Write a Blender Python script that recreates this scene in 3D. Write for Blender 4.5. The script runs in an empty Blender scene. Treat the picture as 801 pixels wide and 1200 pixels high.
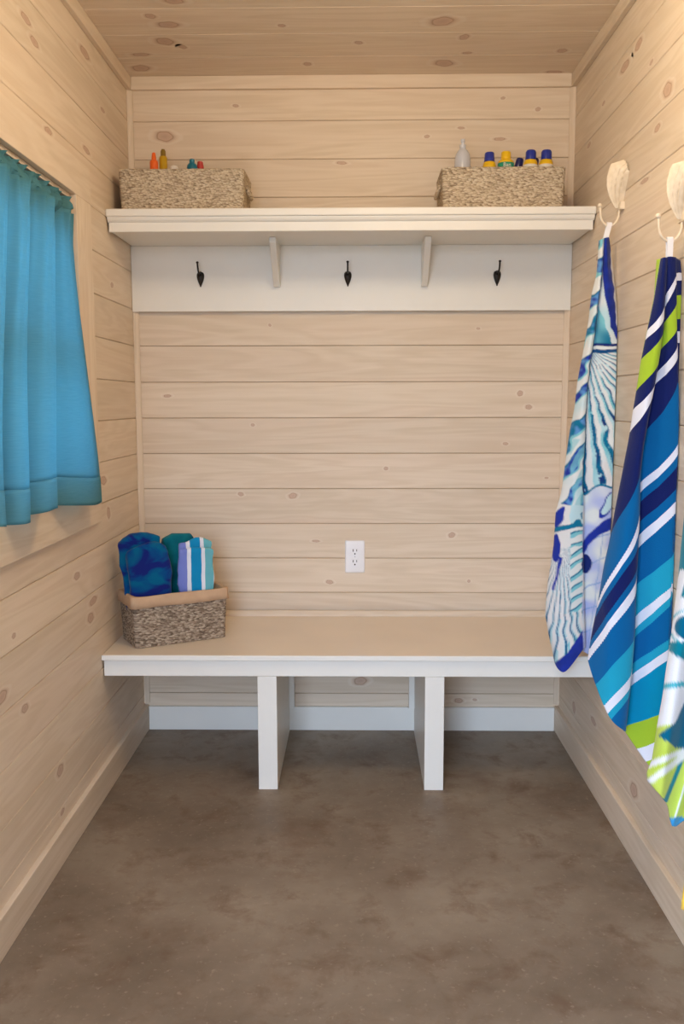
import bpy, math, random
from mathutils import Vector, noise
random.seed(7)
C = bpy.context.scene.collection
W, H, YF = 1.52, 2.2885, -3.5          # room width, height, front wall
CAM = (.7809, -3.1809, 1.1931); YAW, PIT, ROL, FPX = .0165, .1215, -.002, 1050.0

# ------------------------------------------------------------------ camera
fw = Vector((-math.sin(YAW)*math.cos(PIT), math.cos(YAW)*math.cos(PIT), -math.sin(PIT)))
rt = Vector((math.cos(YAW), math.sin(YAW), 0)); up = rt.cross(fw)
r2 = rt*math.cos(ROL) + up*math.sin(ROL); u2 = up*math.cos(ROL) - rt*math.sin(ROL)
from mathutils import Matrix
cd = bpy.data.cameras.new('camera'); cam = bpy.data.objects.new('camera', cd); C.objects.link(cam)
M3 = Matrix((r2, u2, -fw)).transposed()
cam.matrix_world = Matrix.Translation(CAM) @ M3.to_4x4()
cd.sensor_fit = 'VERTICAL'; cd.sensor_height = 36; cd.lens = 36*FPX/1200; cd.clip_start = .02
bpy.context.scene.camera = cam

def at(x, y, ax, v):
    """point of the room seen at photo position x,y on the plane axis ax = v"""
    d = fw + r2*((x-400.5)/FPX) - u2*((y-600)/FPX)
    o = Vector(CAM); t = (v-o[ax])/d[ax]
    return o + d*t

# ------------------------------------------------------------------ colours, materials
def lin(c):
    c = c/255.0
    return c/12.92 if c <= .04045 else ((c+.055)/1.055)**2.4
def rgb(r, g, b): return (lin(r), lin(g), lin(b), 1)

class NT:
    def __init__(s, name):
        s.m = bpy.data.materials.new(name); s.m.use_nodes = True
        s.t = s.m.node_tree; s.b = s.t.nodes['Principled BSDF']; s.out = s.t.nodes['Material Output']
    def n(s, typ, **kw):
        nd = s.t.nodes.new(typ)
        for k, v in kw.items(): setattr(nd, k, v)
        return nd
    def l(s, a, b): s.t.links.new(a, b)
    def val(s, sock, v):
        if hasattr(v, 'is_output') or isinstance(v, bpy.types.NodeSocket): s.l(v, sock)
        else: sock.default_value = v
    def math(s, op, a, b=0.0, c=0.0):
        nd = s.n('ShaderNodeMath', operation=op); s.val(nd.inputs[0], a); s.val(nd.inputs[1], b); s.val(nd.inputs[2], c)
        return nd.outputs[0]
    def mix(s, f, a, b, blend='MIX'):
        nd = s.n('ShaderNodeMix', data_type='RGBA', blend_type=blend)
        s.val(nd.inputs[0], f); s.val(nd.inputs[6], a); s.val(nd.inputs[7], b); return nd.outputs[2]
    def ramp(s, f, stops, interp='LINEAR'):
        nd = s.n('ShaderNodeValToRGB'); nd.color_ramp.interpolation = interp
        e = nd.color_ramp.elements
        while len(e) < len(stops): e.new(.5)
        for i, (p, c) in enumerate(stops):
            e[i].position = p; e[i].color = c if len(c) == 4 else (*c, 1)
        s.l(f, nd.inputs[0]); return nd.outputs[0]
    def coord(s): return s.n('ShaderNodeTexCoord').outputs['Object']
    def mapping(s, v, scale=(1,1,1), loc=(0,0,0), rot=(0,0,0)):
        nd = s.n('ShaderNodeMapping'); s.val(nd.inputs['Vector'], v)
        nd.inputs['Scale'].default_value = scale; s.val(nd.inputs['Location'], loc); nd.inputs['Rotation'].default_value = rot
        return nd.outputs[0]
    def noise(s, v, scale, detail=4, rough=.5, dist=0):
        nd = s.n('ShaderNodeTexNoise'); s.val(nd.inputs['Vector'], v); nd.inputs['Scale'].default_value = scale
        nd.inputs['Detail'].default_value = detail; nd.inputs['Roughness'].default_value = rough; nd.inputs['Distortion'].default_value = dist
        return nd.outputs[0]
    def attr(s, name):
        return s.n('ShaderNodeAttribute', attribute_name=name)
    def bump(s, h, strength=.3, dist=.002):
        nd = s.n('ShaderNodeBump'); nd.inputs['Strength'].default_value = strength; nd.inputs['Distance'].default_value = dist
        s.l(h, nd.inputs['Height']); s.l(nd.outputs[0], s.b.inputs['Normal'])
    def set(s, col=None, rough=None, spec=None, metal=None, sheen=None):
        if col is not None: s.val(s.b.inputs['Base Color'], col)
        if rough is not None: s.val(s.b.inputs['Roughness'], rough)
        if spec is not None: s.b.inputs['Specular IOR Level'].default_value = spec
        if metal is not None: s.b.inputs['Metallic'].default_value = metal
        if sheen is not None:
            s.b.inputs['Sheen Weight'].default_value = sheen; s.b.inputs['Sheen Roughness'].default_value = .5
        return s.m

def wood(name, ax, light=(230,214,194), dark=(214,195,171)):
    t = NT(name); co = t.coord(); rnd = t.attr('rnd').outputs['Fac']
    off = t.n('ShaderNodeCombineXYZ')
    for i, k in enumerate((37.0, 51.0, 23.0)): t.l(t.math('MULTIPLY', rnd, k), off.inputs[i])
    sc = [11.0]*3; sc[ax] = .9
    v = t.mapping(co, tuple(sc), off.outputs[0])
    sc2 = [75.0]*3; sc2[ax] = 2.2
    v2 = t.mapping(co, tuple(sc2), off.outputs[0])
    broad = t.noise(v, 1.0, 3, .55, .6)
    ringf = t.math('SINE', t.math('MULTIPLY', broad, 46.0))
    ring = t.math('MULTIPLY_ADD', ringf, .5, .5)
    fine = t.noise(v2, 1.0, 5, .6, .2)
    f = t.math('ADD', t.math('MULTIPLY', ring, .30), t.math('MULTIPLY', fine, .75))
    c = t.ramp(f, [(.2, rgb(*light)), (.85, rgb(*dark))])
    blush = t.ramp(broad, [(.45, (0,0,0,1)), (.75, (1,1,1,1))])
    c = t.mix(t.math('MULTIPLY', blush, .35), c, rgb(226,202,182))
    tone = t.math('MULTIPLY_ADD', rnd, .10, .94)
    cm = t.n('ShaderNodeCombineColor'); [t.l(tone, cm.inputs[i]) for i in range(3)]
    c = t.mix(1.0, c, cm.outputs[0], 'MULTIPLY')
    kn = t.attr('knot').outputs['Fac']
    kc = t.ramp(kn, [(0, (1,1,1,1)), (.25, rgb(224,204,184)), (.5, rgb(168,134,110)), (.62, rgb(204,174,152)), (1, rgb(188,156,138))])
    c = t.mix(t.ramp(kn, [(0,(0,0,0,1)), (.5,(.9,.9,.9,1)), (1,(.85,.85,.85,1))]), c, kc)
    t.bump(f, .12, .001)
    return t.set(c, .52, .32)

def plain(name, col, rough=.5, spec=.4, metal=0, var=.04, scale=9):
    t = NT(name); n = t.noise(t.coord(), scale, 4)
    a = tuple(x*(1-var) for x in col[:3])+(1,); b = tuple(min(1, x*(1+var)) for x in col[:3])+(1,)
    return t.set(t.ramp(n, [(.3, a), (.7, b)]), rough, spec, metal)

M = {}
M['wx'] = wood('pine_along_x', 0); M['wy'] = wood('pine_along_y', 1); M['wz'] = wood('pine_along_z', 2)
M['white'] = plain('white_paint', rgb(232,229,222), .38, .4, var=.015)
M['seat'] = plain('bench_top_paint', rgb(226,212,194), .30, .5, var=.03, scale=5)
M['vinyl'] = plain('window_vinyl', rgb(205,205,215), .4)
M['bronze'] = plain('dark_bronze', rgb(38,32,28), .45, .5, .5, var=.2, scale=60)
M['plastic_white'] = plain('outlet_white', rgb(236,236,240), .35)
M['black'] = plain('black', rgb(18,17,17), .5)
M['cream'] = plain('cream_cast_iron', rgb(226,212,190), .55, .3, var=.1, scale=45)
def mk_cream():
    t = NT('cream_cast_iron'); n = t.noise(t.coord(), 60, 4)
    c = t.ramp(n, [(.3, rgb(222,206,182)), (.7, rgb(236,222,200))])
    c = t.mix(t.math('MULTIPLY', t.attr('groove').outputs['Fac'], .75), c, rgb(168,142,108))   # darker rib valleys: shade painted into the colour so the ribs show
    t.bump(n, .4, .002); return t.set(c, .6, .25)
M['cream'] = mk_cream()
M['tape'] = plain('white_tape', rgb(232,232,236), .9, .1)
M['liner'] = plain('liner_cloth', rgb(196,164,134), .9, .1, var=.06, scale=30)
M['rodm'] = plain('curtain_rod_metal', rgb(200,200,200), .35, .5, .6)

def mk_basket(name, c0, c1, c2):
    t = NT(name); co = t.coord(); s = t.n('ShaderNodeSeparateXYZ'); t.l(co, s.inputs[0])
    u = t.math('ADD', s.outputs[0], s.outputs[1])
    row = t.math('FLOOR', t.math('DIVIDE', s.outputs[2], .0075))
    cb = t.n('ShaderNodeCombineXYZ')
    t.l(t.math('ADD', t.math('MULTIPLY', u, 105.0), t.math('MULTIPLY', row, .37)), cb.inputs[0]); t.l(t.math('MULTIPLY', s.outputs[2], 235.0), cb.inputs[1])
    vo = t.n('ShaderNodeTexVoronoi', feature='F1', voronoi_dimensions='2D'); t.l(cb.outputs[0], vo.inputs['Vector']); vo.inputs['Scale'].default_value = 1.0
    vo.inputs['Randomness'].default_value = .85
    sx = t.n('ShaderNodeSeparateColor'); t.l(vo.outputs['Color'], sx.inputs[0])
    c = t.ramp(sx.outputs[0], [(.0, rgb(*c0)), (.45, rgb(*c1)), (1, rgb(*c2))])
    edge = t.ramp(vo.outputs['Distance'], [(.42, (1,1,1,1)), (.85, (.42,.36,.3,1))])
    c = t.mix(1.0, c, edge, 'MULTIPLY')
    t.bump(t.math('SUBTRACT', 1.0, vo.outputs['Distance']), 1.0, .004)
    return t.set(c, .85, .15)
M['grass'] = mk_basket('seagrass_weave', (178,160,138), (208,190,164), (226,212,190))
M['grass2'] = mk_basket('grey_seagrass_weave', (120,104,90), (162,144,126), (200,184,164))

def mk_concrete():
    t = NT('sealed_concrete'); co = t.coord()
    a = t.noise(co, 2.2, 8, .6, .1); b = t.noise(co, 9, 6, .65, .3); d = t.noise(co, 70, 3, .6)
    c = t.ramp(a, [(.3, rgb(104,89,74)), (.5, rgb(131,116,100)), (.7, rgb(153,139,122))])
    c = t.mix(t.ramp(b, [(.52,(0,0,0,1)), (.70,(.65,.65,.65,1))]), c, rgb(106,80,61))
    c = t.mix(t.ramp(d, [(.60,(0,0,0,1)), (.72,(.6,.6,.6,1))]), c, rgb(158,144,128))
    st = t.noise(t.mapping(co, (1,1,1), (4.3,1.7,0)), 3.6, 6, .68, .15)
    c = t.mix(t.ramp(st, [(.55,(0,0,0,1)), (.70,(.6,.6,.6,1))]), c, rgb(110,84,64))
    t.bump(b, .15, .003)
    return t.set(c, t.ramp(b, [(.3,(.42,.42,.42,1)), (.7,(.62,.62,.62,1))]), .35)
M['concrete'] = mk_concrete()

def fabric(name, colsock, sheen=.15, bscale=420):
    t = NT(name)
    c = colsock(t)
    t.bump(t.noise(t.coord(), bscale, 2), .5, .0015)
    return t.set(c, .95, .08, sheen=sheen)
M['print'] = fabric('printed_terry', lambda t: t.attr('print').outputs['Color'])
STR = ['NAVY','WHITE','NAVY','LIME','NAVY','WHITE','NAVY','BLUE','WHITE','BLUE','NAVY','BLUE','WHITE','BLUE','CYAN','WHITE','CYAN','BLUE','CYAN','WHITE','TURQ','LIME','WHITE','LIME']
PAL = dict(NAVY=rgb(20,32,92), WHITE=rgb(226,228,240), LIME=rgb(164,196,52), BLUE=rgb(4,96,156), CYAN=rgb(32,158,192), TURQ=rgb(0,140,182))
def stripes(t):
    f = t.math('DIVIDE', t.attr('stripe').outputs['Fac'], float(len(STR)))
    return t.ramp(f, [(i/len(STR), PAL[n]) for i, n in enumerate(STR)], 'CONSTANT')
M['stripe'] = fabric('striped_terry', stripes)
def bluetowel(t):
    n = t.noise(t.mapping(t.coord(), (9,9,14)), 1.0, 3, .5, .8)
    return t.ramp(n, [(.40, rgb(0,92,132)), (.5, rgb(4,66,126)), (.56, rgb(20,34,112))])
M['bluetowel'] = fabric('blue_terry', bluetowel)
M['tealtowel'] = fabric('teal_terry', lambda t: t.ramp(t.noise(t.coord(), 14, 3), [(.35, rgb(0,84,104)), (.6, rgb(10,112,124))]))
M['navytowel'] = fabric('navy_terry', lambda t: t.ramp(t.noise(t.coord(), 14, 3), [(.35, rgb(18,34,84)), (.6, rgb(20,60,100))]))
def stripetowel(t):
    s = t.n('ShaderNodeSeparateXYZ'); t.l(t.coord(), s.inputs[0])
    wob = t.math('MULTIPLY', t.math('SUBTRACT', t.noise(t.coord(), 18, 2), .5), .006)
    f = t.math('DIVIDE', t.math('ADD', t.math('ADD', s.outputs[0], wob), .066), .132)
    P, Wh, B, A = rgb(118,132,206), rgb(222,226,238), rgb(22,136,190), rgb(104,176,190)
    return t.ramp(f, [(0, Wh), (.05, P), (.27, Wh), (.37, B), (.62, Wh), (.71, A), (.92, Wh), (.98, A)], 'CONSTANT')
M['stripetowel'] = fabric('striped_roll_terry', stripetowel)
M['whitetowel'] = fabric('white_terry', lambda t: t.attr('print').outputs['Color'])

def mk_curtain(name='aqua_curtain_cloth', tf=.52):
    t = NT(name); co = t.coord()
    s = t.n('ShaderNodeSeparateXYZ'); t.l(co, s.inputs[0])
    weave = t.noise(t.mapping(co, (30,30,520)), 1.0, 2)
    c = t.ramp(weave, [(.3, rgb(98,154,162)), (.7, rgb(110,166,174))])
    t.set(c, .9, .1)
    tr = t.n('ShaderNodeBsdfTranslucent'); t.l(t.mix(.75, c, rgb(116,184,208)), tr.inputs[0])
    mx = t.n('ShaderNodeMixShader'); mx.inputs[0].default_value = tf
    t.l(t.b.outputs[0], mx.inputs[1]); t.l(tr.outputs[0], mx.inputs[2]); t.l(mx.outputs[0], t.out.inputs[0])
    return t.m
M['curtain'] = mk_curtain(); M['hem'] = mk_curtain('aqua_curtain_hem', .46)
def mk_glass():
    t = NT('window_glass')
    tr = t.n('ShaderNodeBsdfTransparent'); gl = t.n('ShaderNodeBsdfGlossy'); gl.inputs['Roughness'].default_value = .02
    lw = t.n('ShaderNodeFresnel'); lw.inputs[0].default_value = 1.45
    mx = t.n('ShaderNodeMixShader'); t.l(lw.outputs[0], mx.inputs[0]); t.l(tr.outputs[0], mx.inputs[1]); t.l(gl.outputs[0], mx.inputs[2])
    t.l(mx.outputs[0], t.out.inputs[0]); return t.m
M['glass'] = mk_glass()
def plast(name, c, rough=.3): 
    if name not in M: M[name] = plain(name, rgb(*c), rough, .5, var=.02)
    return M[name]

# ------------------------------------------------------------------ mesh helpers
class MB:
    def __init__(s): s.v = []; s.f = []; s.at = {}
    def add(s, vs, fs, **attrs):
        b = len(s.v); s.v += [tuple(p) for p in vs]; s.f += [tuple(i+b for i in f) for f in fs]
        for k, a in attrs.items():
            L = s.at.setdefault(k, []); L += [0.0]*(b-len(L)); L += list(a) if hasattr(a, '__len__') else [a]*len(vs)
        return s
    def box(s, x0, x1, y0, y1, z0, z1, **a):
        vs = [(x, y, z) for z in (z0, z1) for y in (y0, y1) for x in (x0, x1)]
        return s.add(vs, [(0,2,3,1),(4,5,7,6),(0,1,5,4),(2,6,7,3),(0,4,6,2),(1,3,7,5)], **a)
    def prism(s, prof, fn, a, b, **at_):
        """prof: 2-D outline; fn(p,q,t) -> xyz; extruded from t=a to t=b"""
        n = len(prof); vs = [fn(p, q, a) for p, q in prof] + [fn(p, q, b) for p, q in prof]
        fs = [(i, (i+1) % n, n+(i+1) % n, n+i) for i in range(n)] + [tuple(range(n))[::-1], tuple(range(n, 2*n))]
        return s.add(vs, fs, **at_)
    def loops(s, ls, cap0=True, cap1=True):
        n = len(ls[0]); vs = [p for l in ls for p in l]; fs = []
        for k in range(len(ls)-1):
            for i in range(n): fs.append((k*n+i, k*n+(i+1) % n, (k+1)*n+(i+1) % n, (k+1)*n+i))
        if cap0: fs.append(tuple(range(n))[::-1])
        if cap1: fs.append(tuple(range((len(ls)-1)*n, len(ls)*n)))
        return s.add(vs, fs)
    def lathe(s, prof, c=(0,0,0), n=24, axis=None):
        ls = [[(c[0]+r*math.cos(2*math.pi*i/n), c[1]+r*math.sin(2*math.pi*i/n), c[2]+z) for i in range(n)] for r, z in prof]
        return s.loops(ls)
    def tube(s, pts, r, n=10):
        pts = [Vector(p) for p in pts]; rs = r if hasattr(r, '__len__') else [r]*len(pts); ls = []
        ref = None
        for i, p in enumerate(pts):
            d = (pts[min(i+1, len(pts)-1)]-pts[max(i-1, 0)]).normalized()
            if ref is None: ref = d.orthogonal().normalized()
            a = (ref - d*ref.dot(d)).normalized(); b = d.cross(a); ref = a
            ls.append([p + (a*math.cos(2*math.pi*k/n)+b*math.sin(2*math.pi*k/n))*rs[i] for k in range(n)])
        return s.loops(ls)
    def ball(s, c, r, sc=(1,1,1), n=14):
        ls = []
        for j in range(1, n):
            th = math.pi*j/n
            ls.append([(c[0]+r*sc[0]*math.sin(th)*math.cos(2*math.pi*i/n), c[1]+r*sc[1]*math.sin(th)*math.sin(2*math.pi*i/n), c[2]-r*sc[2]*math.cos(th)) for i in range(n)])
        return s.loops(ls)

def link(o, parent=None):
    C.objects.link(o)
    if parent: o.parent = parent
    return o
def build(name, mb, mat, parent=None, loc=None, smooth=False, bevel=0, mats=None, rot=0, world=True):
    """world=True: vertices are given in room coordinates and moved into the parent's frame"""
    o0 = Vector(loc) if loc else (Vector(parent.location) if parent and world else Vector((0,0,0)))
    if parent and world and parent.parent: o0 = Vector(parent.parent.location)
    me = bpy.data.meshes.new(name)
    vs = [tuple(Vector(p)-o0) for p in mb.v] if world else mb.v
    me.from_pydata(vs, [], mb.f)
    for k, a in mb.at.items():
        a += [0.0]*(len(mb.v)-len(a))
        if k == 'print':
            at_ = me.attributes.new(k, 'FLOAT_COLOR', 'POINT')
            for i, c in enumerate(a): at_.data[i].color = c if c else (1,1,1,1)
        else:
            at_ = me.attributes.new(k, 'FLOAT', 'POINT'); at_.data.foreach_set('value', a)
    me.validate(); me.update()
    import bmesh
    bm = bmesh.new(); bm.from_mesh(me); bmesh.ops.recalc_face_normals(bm, faces=bm.faces); bm.to_mesh(me); bm.free()
    for m in (mats or [mat]): me.materials.append(m)
    if smooth:
        me.shade_smooth()
        if smooth != True: me.set_sharp_from_angle(angle=math.radians(smooth))
    o = bpy.data.objects.new(name, me)
    if loc: o.location = loc
    link(o, parent)
    if rot: o.rotation_euler.z = rot
    if bevel:
        b = o.modifiers.new('bevel', 'BEVEL'); b.width = bevel; b.segments = 2; b.limit_method = 'ANGLE'; b.angle_limit = math.radians(40)
    return o
def tag(o, label, cat, group=None):
    o['label'] = label; o['category'] = cat
    if group: o['group'] = group
    return o
def thing(name, label, cat, loc=(0,0,0), rotz=0, group=None):
    o = bpy.data.objects.new(name, None); C.objects.link(o); o.empty_display_size = .05
    o.location = loc; o.rotation_euler = (0,0,rotz)
    return tag(o, label, cat, group)
def struct(o): o['kind'] = 'structure'; return o

# ------------------------------------------------------------------ planked walls
Z0, DZ = .512, .1255
ROWS = [(Z0+DZ*k, Z0+DZ*(k+1)) for k in range(-5, 15)]
G = .0028                                     # groove chamfer
def plank_prof(a, b): return [(0, a+.0004), (-G, a+G), (-G, b-G*.55), (0, b-.0004), (.012, b-.0004), (.012, a+.0004)]
def knot_disc(mb, c, e1, e2, ra, rb, rnd, n=18):
    c = Vector(c); e1 = Vector(e1); e2 = Vector(e2); vs = [c]; kv = [1.0]; fs = []
    rad = [(.62, .72), (.84, .5), (1.0, .38), (1.55, 0)]
    ph = random.random()*6
    for k, (r, v) in enumerate(rad):
        for i in range(n):
            a = 2*math.pi*i/n; w = 1+.10*math.sin(2*a+ph)+.06*math.sin(5*a+ph)
            vs.append(c+e1*(ra*r*w*math.cos(a)*(1.3 if v == 0 else 1))+e2*(rb*r*w*math.sin(a)))
            kv.append(v)
    for i in range(n): fs.append((0, 1+i, 1+(i+1) % n))
    for k in range(3):
        for i in range(n): fs.append((1+k*n+i, 1+k*n+(i+1) % n, 1+(k+1)*n+(i+1) % n, 1+(k+1)*n+i))
    mb.add(vs, fs, rnd=rnd, knot=kv)

def planked(kind, opening=None, knots=()):
    mb = MB(); rn = {}
    for k, (a, b) in enumerate(ROWS):
        a = max(a, .0); b = min(b, H)
        if b-a < .012: continue
        r = random.random(); rn[k] = r
        if kind == 'back': mb.prism(plank_prof(a, b), lambda p, q, t: (t, p, q), 0, W, rnd=r, knot=0.0)
        else:
            s = 1 if kind == 'left' else -1; x0 = 0 if kind == 'left' else W
            fn = lambda p, q, t: (x0-s*p, t, q)
            if opening and b > opening[2]+.004 and a < opening[3]-.004:
                mb.prism(plank_prof(a, b), fn, YF, opening[0], rnd=r, knot=0.0)
                mb.prism(plank_prof(a, b), fn, opening[1], 0, rnd=r, knot=0.0)
            else: mb.prism(plank_prof(a, b), fn, YF, 0, rnd=r, knot=0.0)
    for (x, y, ra, rb) in knots:
        if kind == 'back': c = at(x, y, 1, -G); e1, e2 = (1,0,0), (0,0,1); nrm = Vector((0,-.0005,0))
        elif kind == 'left': c = at(x, y, 0, G); e1, e2 = (0,1,0), (0,0,1); nrm = Vector((.0005,0,0))
        else: c = at(x, y, 0, W-G); e1, e2 = (0,1,0), (0,0,1); nrm = Vector((-.0005,0,0))
        k = int((c.z-ROWS[0][0])/DZ); k = max(0, min(k, len(ROWS)-1)); a, b = ROWS[k]
        rb = rb/1.6 if rb > .02 else rb
        c.z = min(max(c.z, a+rb*1.55+G), b-rb*1.55-G)
        knot_disc(mb, c+nrm, e1, e2, ra, rb, rn.get(k, .5))
    return mb
KB = [(193,160,.030,.019),(343,581,.015,.010),(529,627,.011,.010),(609,461,.010,.009),(619,477,.010,.009),(422,798,.023,.017),
      (500,160,.008,.006),(592,520,.008,.006),(452,549,.008,.006),(196,464,.012,.006),(276,124,.010,.005),(282,579,.010,.007),
      (370,634,.012,.005),(316,381,.005,.005),(589,115,.007,.005),(630,128,.008,.007),(585,163,.018,.006),(540,150,.012,.004),(400,191,.016,.006),
      (537,821,.014,.010),(556,820,.008,.005),(386,682,.012,.008),(296,498,.006,.006),(549,681,.006,.005),(560,385,.007,.004),(640,560,.006,.004)]
KL = [(127,601,.018,.018),(121,563,.030,.014),(108,457,.014,.010),(131,334,.016,.008),(101,176,.030,.009),(106,724,.030,.014),(109,704,.034,.012),(90,675,.026,.010),
      (29,830,.022,.010),(2,817,.030,.014),(70,895,.026,.014),(99,62,.040,.014),(30,22,.030,.010),(40,49,.030,.009),(56,148,.026,.010),(4,135,.022,.014),(120,129,.02,.007),
      (46,1022,.03,.012),(73,950,.014,.008),(16,745,.012,.006),(150,640,.02,.008)]
KR = [(748,52,.030,.012),(732,78,.036,.014),(782,105,.030,.018),(763,73,.012,.006),(707,121,.014,.006),(742,936,.030,.020),(672,838,.020,.018),(700,300,.016,.006),
      (784,290,.022,.008),(690,170,.02,.007),(770,150,.022,.008),(755,210,.030,.006),(695,845,.03,.01)]
WIN = (-1.62, -.672, .95, 1.757)               # window opening Y0,Y1,Z0,Z1
struct(build('wall_back', planked('back', knots=KB).box(0, W, .012, .1, 0, H+.05, rnd=.5), M['wx']))
lw = planked('left', WIN, KL)
for (y0, y1, z0, z1) in ((YF, WIN[0], 0, H+.05), (WIN[1], .1, 0, H+.05), (WIN[0], WIN[1], 0, WIN[2]), (WIN[0], WIN[1], WIN[3], H+.05)):
    lw.box(-.14, -.012, y0, y1, z0, z1, rnd=.5)
struct(build('wall_left', lw, M['wy']))
struct(build('wall_right', planked('right', knots=KR).box(W+.012, W+.14, YF, .1, 0, H+.05, rnd=.5), M['wy']))
fwm = MB()                                      # front wall around the doorway, behind the camera
DX0, DX1, DZ1 = .02, .86, 2.08
fwm.box(-.14, DX0, YF-.12, YF, 0, H+.05, rnd=.4).box(DX1, W+.14, YF-.12, YF, 0, H+.05, rnd=.6).box(DX0, DX1, YF-.12, YF, DZ1, H+.05, rnd=.5)
struct(build('wall_front', fwm, M['wx']))
struct(build('floor', MB().box(-.14, W+.14, YF-.12, .1, -.1, 0), M['concrete']))
ce = MB(); ys = -.0017; rn = {}
for k in range(20):
    y1 = ys-.1785*k; y0 = max(y1-.1785, YF)
    if y1 <= YF+.01: break
    r = random.random(); rn[k] = r
    ce.prism([(y0+.0004, 0), (y0+G, -G), (y1-G*.6, -G), (y1-.0004, 0), (y1-.0004, .012), (y0+.0004, .012)], lambda p, q, t: (t, p, H+q), 0, W, rnd=r, knot=0.0)
for (x, y, ra, rb) in [(189,41,.026,.020),(197,29,.030,.016),(165,64,.026,.010),(165,80,.028,.020),(176,19,.014,.012),(204,1,.030,.012),(214,55,.012,.010),
                       (518,25,.034,.022),(545,39,.014,.014),(520,74,.030,.020),(648,86,.026,.010),(547,62,.014,.007),(658,60,.014,.012),(360,75,.014,.010),(330,30,.010,.008),(420,50,.012,.009)]:
    c = at(x, y, 2, H-G-.0005); k = max(0, int((ys-c.y)/.1785)); rb *= 1.5
    lo, hi = ys-.1785*(k+1), ys-.1785*k; c.y = min(max(c.y, lo+rb*1.55+G), hi-rb*1.55-G)
    knot_disc(ce, c, (1,0,0), (0,1,0), ra, rb, rn.get(k, .5))
ce.box(-.14, W+.14, YF-.12, .1, H+.012, H+.09, rnd=.5)
struct(build('ceiling', ce, M['wx']))

# trims: crown boards, corner strips, baseboards
def strip(name, box, mat, bev=.002, knots=()):
    mb = MB().box(*box, rnd=random.random(), knot=0.0)
    return struct(build(name, mb, mat, bevel=bev))
CZ = 2.243
strip('trim_1', (.0195, W-.0195, -.019, -G, CZ, H-G), M['wx'])
strip('trim_2', (G, .019, YF, -G, CZ, H-G), M['wy'])
strip('trim_3', (W-.019, W-G, YF, -G, CZ, H-G), M['wy'])
cb = .0265
tr4 = MB().prism([(G, -G), (G, -.0175), (.0085, -.0175), (.0215, -.0085), (.0215, -G)], lambda p, q, t: (p, q, t), .1, CZ, rnd=.4, knot=0.0)
struct(build('trim_4', tr4, M['wz'], bevel=.0015))
tr5 = MB().prism([(W-G, -G), (W-G, -.0175), (W-.0085, -.0175), (W-.0215, -.0085), (W-.0215, -G)], lambda p, q, t: (p, q, t), .1, CZ, rnd=.7, knot=0.0)
struct(build('trim_5', tr5, M['wz'], bevel=.0015))
strip('baseboard_back', (.019, W-.019, -.017, -G, 0, .088), M['white'])
strip('baseboard_left', (G, .018, YF, -G, 0, .092), M['wy'])
strip('baseboard_right', (W-.018, W-G, YF, -G, 0, .092), M['wy'])
for o in list(bpy.data.objects):                # keep the visible corner strips off shelf and bench boards
    pass

# ------------------------------------------------------------------ window with curtain
wn = bpy.data.objects.new('window_1', None); C.objects.link(wn); wn.location = (0, -1.146, .95); struct(wn)
y0, y1, z0, z1 = WIN
T = .019
def casing(bx, mat): build('casing', MB().box(*bx, rnd=random.random(), knot=0.0), mat, wn, bevel=.0015)
casing((G, T, y1, y1+.137, z0, z1), M['wz']); casing((G, T, y0-.137, y0, z0, z1), M['wz'])
casing((G, T+.0005, y0-.137, y1+.137, z1, z1+.098), M['wy']); casing((G, T+.0005, y0-.137, y1+.137, z0-.108, z0), M['wy'])
jb = MB()
jb.box(-.14, G, y1-.012, y1-.0005, z0, z1, rnd=.3, knot=0.0).box(-.14, G, y0+.0005, y0+.012, z0, z1, rnd=.3, knot=0.0)
jb.box(-.14, G, y0+.012, y1-.012, z1-.012, z1-.0005, rnd=.5, knot=0.0).box(-.14, G, y0+.012, y1-.012, z0+.0005, z0+.012, rnd=.5, knot=0.0)
build('jamb', jb, M['wz'], wn)
a0, a1, b0, b1 = y0+.0125, y1-.0125, z0+.0125, z1-.0125
fr = MB()
for d, xa, xb in ((.035, -.12, -.060),):
    fr.box(xa, xb, a0, a0+d, b0, b1).box(xa, xb, a1-d, a1, b0, b1).box(xa, xb, a0+d, a1-d, b0, b0+d).box(xa, xb, a0+d, a1-d, b1-d, b1)
build('window_frame', fr, M['vinyl'], wn, bevel=.003)
sa = MB(); a0 += .0355; a1 -= .0355; b0 += .0355; b1 -= .0355; d = .032; mz = (b0+b1)/2
sa.box(-.105, -.075, a0, a0+d, b0, b1).box(-.105, -.075, a1-d, a1, b0, b1)
for zc in (b0+d/2, mz, b1-d/2): sa.box(-.105, -.075, a0+d, a1-d, zc-d/2, zc+d/2)
build('sash', sa, M['vinyl'], wn, bevel=.003)
build('pane', MB().box(-.092, -.088, a0+d, a1-d, b0+d, mz-d/2), M['glass'], wn)
build('pane', MB().box(-.092, -.088, a0+d, a1-d, mz+d/2, b1-d), M['glass'], wn)

RODX, RODZ = -.004, 1.709
rod = thing('curtain_rod', 'thin pale tension rod across the top of the window, inside the gathered curtain pocket', 'rod', (RODX, y1-.0005, RODZ))
build('tube', MB().tube([(RODX, y0+.013, RODZ), (RODX, y1-.013, RODZ)], .006), M['rodm'], rod, smooth=50)
build('end_cap', MB().tube([(RODX, y1-.02, RODZ), (RODX, y1-.0123, RODZ)], .009), M['plastic_white'], rod, smooth=50)
build('end_cap', MB().tube([(RODX, y0+.0123, RODZ), (RODX, y0+.02, RODZ)], .009), M['plastic_white'], rod, smooth=50)

cur = thing('curtain', 'short aqua blue curtain gathered on a rod over the window in the left wall', 'curtain', (0, -1.146, .92))
def sstep(a, b, x):
    t = max(0, min(1, (x-a)/(b-a))); return t*t*(3-2*t)
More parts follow.
